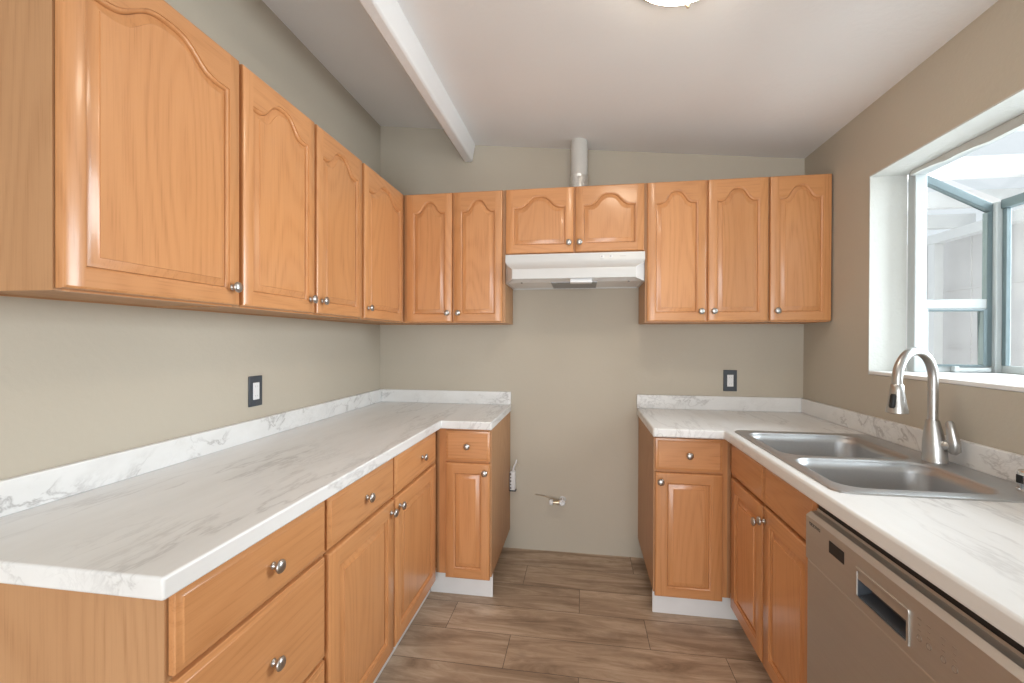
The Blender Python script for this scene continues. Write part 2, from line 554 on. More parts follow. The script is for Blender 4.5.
b = MB()                                           # wide white sill shelf
b.box((XR - 0.003, WY0 + 0.007, 1.1505), (1.76, WY1 - 0.007, GZB), TRIM)
b.build('window_sill', win, bevel=0.004)
b = MB()                                           # white stile against the wall, both ends, and the header
for ya, yb in ((WY1 - 0.050, WY1 - 0.007), (WY0 + 0.007, WY0 + 0.050)):
    b.box((JX + 0.001, ya, GZB), (GX0, yb, WZ1 + 0.01), ALUW)
b.box((JX + 0.001, WY0 + 0.050, WZ1 - 0.022), (GX0, WY1 - 0.050, WZ1 + 0.03), ALUW)
b.build('wall_frame', win, bevel=0.003)
for ya, yb, side in ((WY1 - 0.034, WY1 - 0.009, 'far'), (WY0 + 0.009, WY0 + 0.034, 'near')):
    fr = MB()
    x0, x1 = GX0, 1.668
    # sloping top rail
    fr.prism([(x0, zroof(x0) - 0.035), (x1, zroof(x1) - 0.035), (x1, zroof(x1)), (x0, zroof(x0))], ya, yb, ALU, 'y')
    fr.box((x1 - 0.020, ya, GZB + 0.025), (x1, yb, zroof(x1) - 0.035), ALU)
    fr.box((x0, ya, 1.430), (x1 - 0.020, yb, 1.470), ALUW)
    fr.box((x0, ya, GZB), (x1, yb, GZB + 0.022), ALUW)
    sf = fr.build('side_frame', win, bevel=0.002)
    v = MB()                                       # tilting lower vent sash
    yv0, yv1 = (ya - 0.006, yb - 0.004) if side == 'far' else (ya + 0.004, yb + 0.006)
    xa, xb, za, zb = x0 + 0.002, x1 - 0.022, GZB + 0.024, 1.428
    v.box((xa, yv0, za), (xa + 0.012, yv1, zb), ALUW); v.box((xb - 0.014, yv0, za), (xb, yv1, zb), ALU)
    v.box((xa + 0.012, yv0, za), (xb - 0.014, yv1, za + 0.008), ALU); v.box((xa + 0.012, yv0, zb - 0.008), (xb - 0.014, yv1, zb), ALU)
    vs = v.build('vent_sash', win, bevel=0.0015)
    h = MB(); yh = ya - 0.018 if side == 'far' else yb + 0.004
    h.box((x0 + 0.11, yh, GZB + 0.003), (x0 + 0.235, yh + 0.014, GZB + 0.020), ALUW)
    h.box((x0 + 0.10, yh - 0.003, GZB + 0.002), (x0 + 0.118, yh + 0.017, GZB + 0.026), ALUW)
    h.build('sash_handle', vs, bevel=0.003)
    ym = (ya + yb) / 2
    g = MB(); g.prism([(x0, 1.470), (x1 - 0.020, 1.470), (x1 - 0.020, zroof(x1 - .02) - 0.035), (x0, zroof(x0) - 0.035)], ym - 0.002, ym + 0.002, GLASS, 'y')
    g.build('glass_pane', win, smooth=0)
    g = MB(); g.box((xa + 0.012, ym - 0.002, za + 0.008), (xb - 0.014, ym + 0.002, zb - 0.008), GLASS)
    g.build('glass_pane', win, smooth=0)
b = MB()                                           # corner posts
for ya, yb in ((WY1 - 0.050, WY1 - 0.007), (WY0 + 0.007, WY0 + 0.050)):
    b.box((1.668, ya, GZB), (1.712, yb, 1.866), ALUW)
b.build('corner_post', win, bevel=0.003)
b = MB()                                           # front frame
b.box((1.690, WY0 + 0.05, GZB), (1.712, WY1 - 0.05, GZB + 0.030), ALUW)
b.box((1.682, WY0 + 0.05, 1.835), (1.714, WY1 - 0.05, 1.872), ALU)
b.box((1.688, WY1 - 0.068, GZB + 0.030), (1.706, WY1 - 0.050, 1.835), ALU)
b.box((1.688, WY0 + 0.050, GZB + 0.030), (1.706, WY0 + 0.068, 1.835), ALU)
b.build('front_frame', win, bevel=0.002)
b = MB(); b.box((1.697, WY0 + 0.068, GZB + 0.030), (1.701, WY1 - 0.068, 1.835), GLASS)
b.build('glass_pane', win, smooth=0)
b = MB(); b.prism([(GX0 + 0.002, zroof(GX0) + 0.004), (1.690, zroof(1.690) + 0.018), (1.690, zroof(1.690) + 0.022), (GX0 + 0.002, zroof(GX0) + 0.008)], WY0 + 0.05, WY1 - 0.05, GLASS, 'y')
b.build('roof_glass', win, smooth=0)
# ragged plaster and caulk where the window head meets the reveal
b = MB()
seg_ = []
for k in range(19):
    yy = WY1 - 0.05 - k * (WY1 - WY0 - 0.1) / 18
    zz = WZ1 - 0.021 - 0.012 * random.random() - (0.010 if 2 < k < 9 else 0)
    seg_.append((yy, zz))
ring = seg_ + [(seg_[-1][0], WZ1 - 0.007), (seg_[0][0], WZ1 - 0.007)]
b.prism(ring, JX - 0.018, JX, WHITE, 'x')
b.build('plaster_patch', win, smooth=0)

# what stands outside: a pale garden wall and the white rafters of a patio cover
b = MB()
b.box((4.0, -1.5, 0.0), (4.12, 8.0, 2.5), SIDING)
for zz in (0.62, 1.24, 1.86):
    b.box((3.985, -1.5, zz - 0.012), (4.0, 8.0, zz + 0.012), SIDING)
for k in range(16):
    b.box((3.990, -1.4 + k * 0.61, 0.0), (4.0, -1.385 + k * 0.61, 2.5), SIDING)
struct(b.build('wall_outside', smooth=0))
b = MB(); b.box((1.40, -3.5, -0.10), (7.0, 8.0, -0.02), SIDING)
struct(b.build('ground_outside', smooth=0))
pc = thing('patio_cover', 'white patio roof seen through the sloping glass of the garden window', 'patio cover', (2.8, 3.2, 0))
for k in range(6):
    b = MB(); b.box((-1.3, -2.0 + k * 0.8, 2.46), (1.15, -1.93 + k * 0.8, 2.60), TRIM)
    b.build('rafter', pc, bevel=0.004)
b = MB(); b.box((-0.98, -2.1, 2.36), (-0.88, 2.4, 2.46), TRIM); b.box((0.98, -2.1, 2.36), (1.08, 2.4, 2.46), TRIM)
b.build('beam', pc, bevel=0.004)
for yy in (-2.05, 2.30):
    b = MB(); b.box((0.985, yy, -0.02), (1.075, yy + 0.09, 2.36), TRIM)
    b.build('post', pc, bevel=0.004)


# ------------------------------------------------------------------ cabinet makers
def knob_mesh():
    b = MB()
    b.lathe([(0.0085, 0.0), (0.0088, 0.0015), (0.0062, 0.004), (0.0055, 0.010), (0.0068, 0.014), (0.0145, 0.0165),
             (0.0160, 0.0195), (0.0150, 0.0225), (0.0110, 0.0255), (0.0050, 0.0270)], NICKEL, axis='-y', n=24)
    return b


KNOB = None


def knob(parent, x, y, z):
    global KNOB
    if KNOB is None:
        o = knob_mesh().build('knob', parent, smooth=50)
        KNOB = o
    else:
        o = KNOB.copy(); COL.objects.link(o); o.parent = parent
    o.location = (x, y, z)
    return o


DT = 0.019


def make_door(parent, x0, x1, z0, z1, arch=0.0, sw=0.040, rw=0.042, tr=0.044, kn=None, bell=0.90):
    """framed door with a raised panel; local origin at its lower left back corner"""
    W, H = x1 - x0, z1 - z0
    M = 36 if arch else 1
    xa, xb, za = sw, W - sw, rw
    zs = H - tr - arch

    def bump_(t):
        s = abs(2 * t - 1) / bell
        if s >= 1: return 0.0
        q = 2.3
        return 1 - s ** q / (s ** q + (1 - s) ** q)

    def contour(d, y):
        pts = [(xa + d, y, za + d), (xb - d, y, za + d)]
        for i in range(M + 1):
            tt = i / M
            x = (xb - d) + ((xa + d) - (xb - d)) * tt
            pts.append((x, y, zs + arch * bump_(tt) - d))
        return pts
    e = 0.006
    b = MB()

    def rect(d, y): return [(d, y, d), (W - d, y, d), (W - d, y, H - d), (d, y, H - d)]
    b.loops([rect(0, 0), rect(0, -(DT - 0.006)), rect(0.0018, -(DT - 0.0022)), rect(e, -DT)], OAK_V, True, False)
    f = -DT
    b.face([(e, f, e), (xa, f, e), (xa, f, H - e), (e, f, H - e)], OAK_V)
    b.face([(xb, f, e), (W - e, f, e), (W - e, f, H - e), (xb, f, H - e)], OAK_V)
    b.face([(xa, f, e), (xb, f, e), (xb, f, za), (xa, f, za)], OAK_H)
    top = contour(0, f)[2:]
    for p, q in zip(top[:-1], top[1:]):
        b.face([p, q, (q[0], f, H - e), (p[0], f, H - e)], OAK_H)
    prof = [(0, 0), (0.0003, 0.0030), (0.0026, 0.0031), (0.0050, 0.0040), (0.0072, 0.0066), (0.0084, 0.0100), (0.0090, 0.0130)]
    b.loops([contour(d, -DT + k) for d, k in prof], OAK_V)
    o = b.build('door', parent, smooth=35, loc=(x0, -0.0015, z0))
    p = MB()
    prof = [(0.0092, 0.0128), (0.0095, 0.0106), (0.0115, 0.0104), (0.0180, 0.0078), (0.0250, 0.0046), (0.0295, 0.0032), (0.0302, 0.0012)]
    p.loops([contour(d, -DT + k) for d, k in prof], OAK_V)
    d = 0.0302; y = -DT + 0.0012
    c = contour(d, y); tp = c[2:]
    for u, v in zip(tp[:-1], tp[1:]):
        p.face([(u[0], y, za + d), u, v, (v[0], y, za + d)], OAK_V)
    p.build('raised_panel', o, smooth=35)
    if kn:
        knob(o, kn[0] - x0, -DT - 0.0005, kn[1] - z0)
    return o


def make_drawer(parent, x0, x1, z0, z1, kn=True, name='drawer', kx=None):
    W, H = x1 - x0, z1 - z0
    b = MB()

    def rect(d, y): return [(d, y, d), (W - d, y, d), (W - d, y, H - d), (d, y, H - d)]
    b.loops([rect(0, 0), rect(0, -0.0115), rect(0.0015, -0.0135), rect(0.005, -0.0142), rect(0.011, -0.0165), rect(0.0135, -DT)], OAK_H, True, True)
    o = b.build(name, parent, smooth=35, loc=(x0, -0.0015, z0))
    if kn: knob(o, (W / 2 if kx is None else kx - x0), -DT - 0.0005, H / 2)
    return o


def carcass(parent, W, depth, z0, z1, stiles, rails, x0=0.0, xf0=None, xf1=None, side_l=OAK_SIDE, side_r=OAK_SIDE, low_r=None, kick=None, kick_x=None, top=False):
    """panels of a cabinet box behind a face frame whose front lies at y = 0"""
    xf0 = x0 if xf0 is None else xf0
    xf1 = x0 + W if xf1 is None else xf1
    x1 = x0 + W
    T = 0.016; ff = 0.019
    b = MB()
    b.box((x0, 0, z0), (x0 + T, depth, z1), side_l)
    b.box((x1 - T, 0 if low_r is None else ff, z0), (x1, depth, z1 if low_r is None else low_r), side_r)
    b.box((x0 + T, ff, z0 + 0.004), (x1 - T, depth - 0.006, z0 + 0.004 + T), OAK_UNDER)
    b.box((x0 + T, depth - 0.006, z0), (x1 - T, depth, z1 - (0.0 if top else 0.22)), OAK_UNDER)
    if top:
        b.box((x0 + T, ff, z1 - T - 0.003), (x1 - T, depth - 0.006, z1 - 0.003), OAK_UNDER)
    b.build('cabinet_box', parent, smooth=0)
    f = MB()
    stiles = [(max(a, x0 + T), min(c, x1 - (T if low_r is None else 0))) for a, c in stiles]
    for a, c in stiles: f.box((a, 0, z0), (c, ff, z1), OAK_V)
    st = sorted(stiles)
    for a, c in rails:
        for (s0, s1), (t0, t1) in zip(st[:-1], st[1:]):
            f.box((s1, 0, a), (t0, ff, c), OAK_H)
    f.build('face_frame', parent, smooth=0)
    if kick:
        k = MB()
        ka, kb = kick_x if kick_x else (x0, x1)
        k.box((ka, kick, 0.0), (kb, kick + 0.012, z0), KICK)
        k.build('toe_kick', parent, smooth=0, bevel=0.001)


# ------------------------------------------------------------------ upper cabinets
UP_D = 0.285
GU = 'oak wall cabinets'


def upper(label, org, rz, W, doors, z0=UB, z1=UT, depth=UP_D, mids=(), arch=0.062, tr=0.044, x0=0.0, fx1=None):
    t = thing('upper_cabinet', label, 'cabinet', (org[0], org[1], z0), rz, GU)
    h = z1 - z0
    fx1 = W if fx1 is None else fx1
    st = [(x0, x0 + 0.03)] + list(mids) + [(fx1 - 0.03, fx1)]
    carcass(t, W - x0, depth, 0, h, st, [(0, 0.034), (h - 0.034, h)], x0=x0, top=True)
    for (a, c, kx) in doors:
        make_door(t, a, c, 0.005, h - 0.004, arch=arch, tr=tr, kn=(kx, 0.056))
    return t


# left wall run: local x runs along +y, the doors face +x
fx = UX - DT - 0.0015                       # plane of the face frames
dL = fx - XL - 0.001
upper('wide single-door oak wall cabinet with exposed side, nearest the camera on left wall', (fx, 0.7254, 0), R(90), 0.4700, [(0.004, 0.4640, 0.4330)], depth=dL)
upper('two-door oak wall cabinet in the middle of the left wall run', (fx, 1.1962, 0), R(90), 0.7560, [(0.0070, 0.3720, 0.3420), (0.3860, 0.7450, 0.4180)], depth=dL, mids=[(0.359, 0.399)])
upper('single-door oak wall cabinet on left wall running into the back corner', (fx, 1.9530, 0), R(90), 0.7720, [(0.010, 0.4700, 0.0440)], depth=dL, fx1=0.492)
# back wall run
fy = UY + DT + 0.0015
dB = D - fy - 0.001
upper('two-door oak wall cabinet on back wall between left corner and range hood', (fx + 0.001, fy, 0), 0, 0.6080, [(0.0335, 0.3045, 0.2790), (0.3150, 0.5930, 0.3430)], depth=dB, mids=[(0.295, 0.325)], x0=0.0)
upper('short two-door oak wall cabinet directly above the white range hood', (-0.4255, fy, 0), 0, 0.7540, [(0.0040, 0.3765, 0.3510), (0.3850, 0.7470, 0.4080)], z0=1.767, depth=dB, mids=[(0.360, 0.400)], arch=0.060, tr=0.040)
upper('two-door oak wall cabinet on back wall just right of range hood', (0.3295, fy, 0), 0, 0.6060, [(0.0075, 0.3025, 0.2770), (0.3125, 0.6010, 0.3400)], depth=dB, mids=[(0.292, 0.322)])
upper('single-door oak wall cabinet on back wall touching the right corner', (0.9365, fy, 0), 0, 0.2880, [(0.0030, 0.2870, 0.0345)], depth=dB)

# ------------------------------------------------------------------ base cabinets
CB = CZ - CT - 0.001         # cabinet tops, just under the counter
BZ = 0.118                   # underside of the boxes, top of the toe kicks
DZ0, DZ1 = 0.107, 0.683      # doors
WZa, WZb = 0.694, 0.843      # drawers
GB = 'oak base cabinets'
lf = -0.708 - DT - 0.0015    # face frame plane, left run
kd = abs(-0.7657 - lf)
ldep = lf - XL - 0.001


def base_unit(name, label, org, rz):
    return thing(name, label, 'cabinet', (org[0], org[1], 0), rz, GB)


t = base_unit('drawer_cabinet', 'oak base cabinet with three stacked drawers under the left counter end', (lf, 0.6770), R(90))
carcass(t, 0.4785, ldep, BZ, CB, [(0, 0.03), (0.4485, 0.4785)], [(BZ, 0.135), (0.380, 0.410), (0.670, 0.710), (0.83, CB)], kick=kd)
make_drawer(t, 0.007, 0.472, WZa, WZb, kx=0.253)
make_drawer(t, 0.007, 0.472, 0.402, DZ1, kx=0.253)
make_drawer(t, 0.007, 0.472, DZ0, 0.391, kx=0.253)

t = base_unit('base_cabinet', 'oak base cabinet with two drawers above two doors under left counter', (lf, 1.1560), R(90))
carcass(t, 1.567, ldep, BZ, CB, [(0, 0.03), (0.440, 0.480), (0.925, 0.996)], [(BZ, 0.135), (0.670, 0.710), (0.83, CB)], kick=kd, kick_x=(0, 1.026))
make_drawer(t, 0.007, 0.4500, WZa, WZb)
make_drawer(t, 0.461, 0.9420, WZa, WZb, kx=0.745)
make_door(t, 0.007, 0.4500, DZ0, DZ1, sw=0.055, rw=0.055, tr=0.055, kn=(0.420, DZ1 - 0.040))
make_door(t, 0.461, 0.9420, DZ0, DZ1, sw=0.055, rw=0.055, tr=0.055, kn=(0.497, DZ1 - 0.040))

bf = 2.135 + DT + 0.0015     # face frame plane of both returns
t = base_unit('base_cabinet', 'narrow oak base cabinet with one drawer and door, left of the stove gap', (lf + 0.002, bf), 0)
x0 = lf + 0.002
W = -0.4405 - x0
carcass(t, W, D - bf - 0.001, BZ, CB, [(0, 0.075), (W - 0.03, W)], [(BZ, 0.135), (0.670, 0.710), (0.83, CB)], kick=0.030, kick_x=(-0.766 - x0, W))
make_drawer(t, -0.673 - x0, -0.4475 - x0, WZa, WZb)
make_door(t, -0.673 - x0, -0.4475 - x0, DZ0, DZ1, sw=0.042, rw=0.048, tr=0.048, kn=(-0.471 - x0, DZ1 - 0.042))

rf = 0.655 + DT + 0.0015     # face frame plane of the sink run
t = base_unit('base_cabinet', 'narrow oak base cabinet with one drawer and door, right of the stove gap', (0.332, bf), 0)
W = rf - 0.002 - 0.332
carcass(t, W, D - bf - 0.001, BZ, CB, [(0, 0.03), (W - 0.05, W)], [(BZ, 0.135), (0.670, 0.710), (0.83, CB)], kick=0.034, kick_x=(0.003, W + 0.05))
make_drawer(t, 0.006, 0.302, WZa, WZb)
make_door(t, 0.006, 0.302, DZ0, DZ1, sw=0.050, kn=(0.028, DZ1 - 0.040))

# sink base: local x runs along -y, doors face -x
t = base_unit('sink_cabinet', 'oak sink base cabinet with two doors under false drawer fronts', (rf, 2.722), R(-90))
sy = lambda y: 2.722 - y
carcass(t, 1.347, XR - rf - 0.001, BZ, CB, [(sy(2.154), sy(2.05)), (sy(1.755), sy(1.715)), (sy(1.415), sy(1.375))], [(BZ, 0.135), (0.660, 0.706), (0.83, CB)], low_r=0.66, kick=0.052, kick_x=(sy(2.176), sy(1.375)))
make_drawer(t, sy(2.108), sy(1.742), 0.699, WZb, kn=False, name='false_drawer_front')
make_drawer(t, sy(1.739), sy(1.382), 0.699, WZb, kn=False, name='false_drawer_front')
make_door(t, sy(2.100), sy(1.755), DZ0, 0.686, sw=0.052, rw=0.055, tr=0.055, kn=(sy(1.780), 0.618))
make_door(t, sy(1.742), sy(1.382), DZ0, 0.690, sw=0.052, rw=0.055, tr=0.055, kn=(sy(1.727), 0.642))

# end panel carrying the counter beyond the dishwasher
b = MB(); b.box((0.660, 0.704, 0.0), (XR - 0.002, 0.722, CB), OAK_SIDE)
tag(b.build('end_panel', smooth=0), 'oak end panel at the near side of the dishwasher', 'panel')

# ------------------------------------------------------------------ countertops
ct = thing('countertop', 'marble-look laminate L-shaped countertop along left wall', 'countertop', ((XL + LX) / 2, 1.6, CZ - CT), 0, 'marble-look countertops')
ox, oy, oz = ct.location
b = MB()
xs = [XL + 0.001 - ox, LX - ox, LE - ox]; ys = [LY0 - oy, LY - oy, D - 0.001 - oy]
rect_cells(b, xs, ys, 0, CT, MARBLE, lambda i, j: not (i == 1 and j == 0))
b.build('counter_slab', ct, bevel=0.005, seg=3, smooth=40)
b = MB()
b.box((XL + 0.001 - ox, LY0 - oy, CT), (XL + ST - ox, D - 0.001 - oy, SZ - oz), SPLASH)
b.build('backsplash', ct, bevel=0.003)
b = MB()
b.box((XL + ST - ox, D - ST - oy, CT), (LE - ox, D - 0.001 - oy, SZ - oz), SPLASH)
b.build('backsplash', ct, bevel=0.003)

SX0, SX1, SY0, SY1 = 0.662, 1.203, 1.284, 2.108          # outer rim of the sink
HX0, HX1, HY0, HY1 = SX0 + 0.016, SX1 - 0.016, SY0 + 0.016, SY1 - 0.016
ct = thing('countertop', 'marble-look laminate L-shaped countertop holding the sink along right wall', 'countertop', (0.95, 1.6, CZ - CT), 0, 'marble-look countertops')
ox, oy, oz = ct.location
xs = [RE, RX, HX0, HX1, XR - 0.001]; ys = [RY0, HY0, HY1, RY, D - 0.001]


def in_r(i, j):
    if i == 0: return j == 3
    if i == 2 and j == 1: return False
    return True


if RY <= HY1: raise ValueError('sink hole crosses the return')
b = MB()
rect_cells(b, [x - ox for x in xs], [y - oy for y in ys], 0, CT, MARBLE, in_r)
b.build('counter_slab', ct, bevel=0.007, seg=3, smooth=40)
b = MB()
b.box((XR - ST - ox, RY0 - oy, CT), (XR - 0.001 - ox, D - ST - oy, SZ - oz), SPLASH)
b.build('backsplash', ct, bevel=0.003)
b = MB()
b.box((RE - ox, D - ST - oy, CT), (XR - 0.001 - ox, D - 0.001 - oy, SZ - oz), SPLASH)
b.build('backsplash', ct, bevel=0.003)


# ------------------------------------------------------------------ sink
def rrect(x0, x1, y0, y1, rr, z, n=8):
    """rounded rectangle ring; rr = radii at (x0y0, x1y0, x1y1, x0y1)"""
    pts = []
    for (cx, cy, r, a0) in ((x0, y0, rr[0], 180), (x1, y0, rr[1], 270), (x1, y1, rr[2], 0), (x0, y1, rr[3], 90)):
        sx = 1 if cx == x0 else -1; sy_ = 1 if cy == y0 else -1
        mx, my = cx + sx * r, cy + sy_ * r
        for k in range(n + 1):
            a = R(a0 + 90.0 * k / n)
            pts.append((mx + r * math.cos(a), my + r * math.sin(a), z))
    return pts


sk = thing('kitchen_sink', 'double-bowl stainless steel drop-in sink in right countertop under the window', 'sink', ((SX0 + SX1) / 2, (SY0 + SY1) / 2, CZ))
ox, oy, oz = sk.location
YM = 1.660
bowls = [(0.704, 1.112, 1.682, 2.062), (0.704, 1.100, 1.336, 1.640)]
rim = MB()
RZ = 0.0050
for k, (bx0, bx1, by0, by1) in enumerate(bowls):
    ya, yb = (YM, SY1) if k == 0 else (SY0, YM)
    c = 0.040; q = 0.0006
    rr = (q, q, c, c) if k == 0 else (c, c, q, q)

    def ring(ins, z):
        y0 = ya + (0 if k == 0 else ins); y1 = yb - (ins if k == 0 else 0)
        return [(x - ox, y - oy, zz) for x, y, zz in rrect(SX0 + ins, SX1 - ins, y0, y1, [max(r - ins, 0.0004) for r in rr], z)]

    def bring(ins, z, r):
        return [(x - ox, y - oy, zz) for x, y, zz in rrect(bx0 + ins, bx1 - ins, by0 + ins, by1 - ins, [max(r - ins, 0.004)] * 4, z)]
    rim.loops([ring(0, 0.0004), ring(0.0015, RZ - 0.001), ring(0.005, RZ), bring(-0.012, RZ, 0.062), bring(-0.006, RZ - 0.0008, 0.062), bring(-0.002, RZ - 0.0030, 0.062), bring(0.0, RZ - 0.007, 0.062)], STEEL)
rim.build('sink_rim', sk, smooth=50)
for k, (bx0, bx1, by0, by1) in enumerate(bowls):
    def bring(ins, z, r):
        return [(x - ox, y - oy, zz) for x, y, zz in rrect(bx0 + ins, bx1 - ins, by0 + ins, by1 - ins, [max(r - ins * 0.5, 0.004)] * 4, z)]
    bo = MB()
    cx, cy = (bx0 + bx1) / 2 - ox, (by0 + by1) / 2 - oy
    n = len(bring(0, 0, 0.062))
    Ls = [bring(0.0, RZ - 0.007, 0.062), bring(0.004, -0.03, 0.062), bring(0.012, -0.140, 0.062), bring(0.018, -0.160, 0.062), bring(0.030, -0.172, 0.062), bring(0.050, -0.177, 0.062)]
    circ = []
    for p in Ls[-1]:
        a = math.atan2(p[1] - cy, p[0] - cx)
        circ.append((cx + 0.046 * math.cos(a), cy + 0.046 * math.sin(a), -0.182))
    Ls.append(circ)
    bo.loops(Ls, STEEL)
    bw = bo.build('sink_bowl', sk, smooth=50)
    sd = bw.modifiers.new('gauge', 'SOLIDIFY'); sd.thickness = 0.0012; sd.offset = 1
    dr = MB()
    dr.lathe([(0.046, -0.1815), (0.044, -0.1795), (0.036, -0.1840), (0.034, -0.190), (0.010, -0.190), (0.007, -0.180), (0.003, -0.179)], CHROME, org=(cx, cy, 0), n=28, cap0=False)
    dr.build('drain', bw, smooth=40)

# ------------------------------------------------------------------ faucet
FXp, FYp = 1.147, 1.668
fa = thing('faucet', 'brushed nickel pull-down gooseneck faucet standing on the sink rim', 'faucet', (FXp, FYp, CZ + RZ))
dv = Vector((0.985 - FXp, 1.578 - FYp, 0)); reach = dv.length; dv.normalize()
b = MB()
hz = Vector((0.55, -0.83, 0)).normalized()                     # the handle leaves towards the camera and the wall
Ls = []
for r_, h_ in ((0.0335, 0.0003), (0.0335, 0.006), (0.0322, 0.009), (0.0315, 0.040), (0.0290, 0.070), (0.0235, 0.105), (0.0185, 0.130), (0.0172, 0.136), (0.0150, 0.1365)):
    o_ = hz * 0.007 * (1 - min(h_, 0.13) / 0.13)
    Ls.append([(o_.x + r_ * math.cos(2 * math.pi * j / 32), o_.y + r_ * math.sin(2 * math.pi * j / 32), h_) for j in range(32)])
b.loops(Ls, NICKEL, True, True)
b.build('faucet_body', fa, smooth=40)
b = MB()
b.tube([hz * 0.012 + Vector((0, 0, 0.060)), hz * 0.036 + Vector((0, 0, 0.058)), hz * 0.052 + Vector((0, 0, 0.058))], [0.0170, 0.0175, 0.0150], NICKEL, 18)
b.tube([hz * 0.050 + Vector((0, 0, 0.036)), hz * 0.054 + Vector((0, 0, 0.046)), hz * 0.053 + Vector((0, 0, 0.075)), hz * 0.047 + Vector((0, 0, 0.110)), hz * 0.043 + Vector((0, 0, 0.132)), hz * 0.042 + Vector((0, 0, 0.139))],
       [0.010, 0.0175, 0.0160, 0.0130, 0.0115, 0.0055], NICKEL, 16)
b.build('lever_handle', fa, smooth=50)
rad = reach / 2
z_arc = 0.378 - rad - 0.014
pts = [(0, 0, 0.130), (0, 0, 0.16), (0, 0, 0.20), (0, 0, z_arc)]
for k in range(1, 25):
    a = math.pi * k / 24
    c = dv * (rad - rad * math.cos(a))
    pts.append((c.x, c.y, z_arc + rad * math.sin(a)))
c = dv * reach
pts += [(c.x, c.y, z_arc - 0.012), (c.x, c.y, z_arc - 0.02)]
b = MB(); b.tube(pts, 0.0138, NICKEL, 18)
b.build('spout', fa, smooth=60)
b = MB()
zt = z_arc - 0.012
b.lathe([(0.0145, zt), (0.0175, zt - 0.004), (0.0182, zt - 0.02), (0.0230, zt - 0.055), (0.0290, zt - 0.084), (0.0290, zt - 0.089), (0.024, zt - 0.091)], NICKEL, org=(c.x, c.y, 0), n=28)
sh = b.build('spray_head', fa, smooth=40)
bd = Vector((-0.86, -0.50, 0)).normalized()
b = MB()
p0 = c + bd * 0.0170
b.tube([p0 + Vector((0, 0, zt - 0.030)), p0 + bd * 0.0012 + Vector((0, 0, zt - 0.036)), p0 + bd * 0.0070 + Vector((0, 0, zt - 0.068)), p0 + bd * 0.0075 + Vector((0, 0, zt - 0.074))], [0.006, 0.0085, 0.0090, 0.006], BLACK, 14)
b.build('spray_button', sh, smooth=50)

# chrome air gap at the near back corner of the sink
ag = thing('air_gap', 'small chrome air gap cap on back corner of sink deck', 'air gap', (1.163, 1.366, CZ + RZ))
b = MB(); b.lathe([(0.023, 0.0004), (0.023, 0.006), (0.0195, 0.008), (0.0195, 0.018), (0.021, 0.019), (0.021, 0.050), (0.0195, 0.055), (0.012, 0.058)], CHROME, n=28)
b.build('cap', ag, smooth=40)
b = MB(); b.box((-0.0225, -0.009, 0.022), (-0.0195, 0.009, 0.044), BLACK); b.build('vent_slot', ag, bevel=0.001)

# ------------------------------------------------------------------ dishwasher
dwy0, dwy1 = 0.734, 1.364
dw = thing('dishwasher', 'stainless steel dishwasher under the right counter beside the sink cabinet', 'dishwasher', (0.63, (dwy0 + dwy1) / 2, 0))
ox, oy = 0.63, (dwy0 + dwy1) / 2
b = MB(); b.box((0.676 - ox, dwy0 + 0.004 - oy, 0.06), (XR - 0.01 - ox, dwy1 - 0.004 - oy, 0.675), DARKPL)
b.box((0.656 - ox, dwy0 + 0.002 - oy, 0.675), (0.700 - ox, dwy1 - 0.002 - oy, 0.851), BLACK)
b.build('tub', dw, smooth=0)
b = MB(); b.box((0.6285 - ox, dwy0 - oy, 0.112), (0.670 - ox, dwy1 - oy, 0.684), DWSTEEL)
b.build('door_panel', dw, bevel=0.004)
# control panel with a sloping top and the pocket handle cut through its face
ha, hb, hz0, hz1 = 0.969, 1.125, 0.711, 0.770
pf, pb = 0.6255, 0.654
b = MB()
Y = [dwy0, ha, hb, dwy1]; Z = [0.687, hz0, hz1, 0.806]
for i in range(3):
    for j in range(3):
        if i == 1 and j == 1: continue
        b.face([(pf - ox, Y[i] - oy, Z[j]), (pf - ox, Y[i + 1] - oy, Z[j]), (pf - ox, Y[i + 1] - oy, Z[j + 1]), (pf - ox, Y[i] - oy, Z[j + 1])], DWSTEEL)
top = [(pf - ox, 0.806), (pf + 0.012 - ox, 0.816), (pb - ox, 0.819)]
for (xa, za), (xb, zb) in zip(top[:-1], top[1:]):
    b.face([(xa, dwy0 - oy, za), (xa, dwy1 - oy, za), (xb, dwy1 - oy, zb), (xb, dwy0 - oy, zb)], DWSTEEL)
for yy in (dwy0, dwy1):
    b.face([(pf - ox, yy - oy, 0.687)] + [(xa, yy - oy, za) for xa, za in top] + [(pb - ox, yy - oy, 0.687)], DWSTEEL)
b.face([(pf - ox, dwy0 - oy, 0.687), (pb - ox, dwy0 - oy, 0.687), (pb - ox, dwy1 - oy, 0.687), (pf - ox, dwy1 - oy, 0.687)], DWSTEEL)
b.face([(pb - ox, dwy0 - oy, 0.687), (pb - ox, dwy0 - oy, 0.826), (pb - ox, dwy1 - oy, 0.826), (pb - ox, dwy1 - oy, 0.687)], DWSTEEL)
cpn = b.build('control_panel', dw, smooth=25)
b = MB()                                   # pocket behind the cut-out
xd = pf + 0.026
P = lambda x, y, z: (x - ox, y - oy, z)
A_ = [P(pf, ha, hz0), P(pf, hb, hz0), P(pf, hb, hz1), P(pf, ha, hz1)]
B_ = [P(xd, ha + 0.004, hz0 + 0.012), P(xd, hb - 0.004, hz0 + 0.012), P(xd, hb - 0.004, hz1 - 0.001), P(xd, ha + 0.004, hz1 - 0.001)]
b.loops([A_, B_], DARKPL, False, True)
b.build('handle_pocket', dw, smooth=0)
b = MB()                                   # bright lip around the pocket
w_ = 0.006
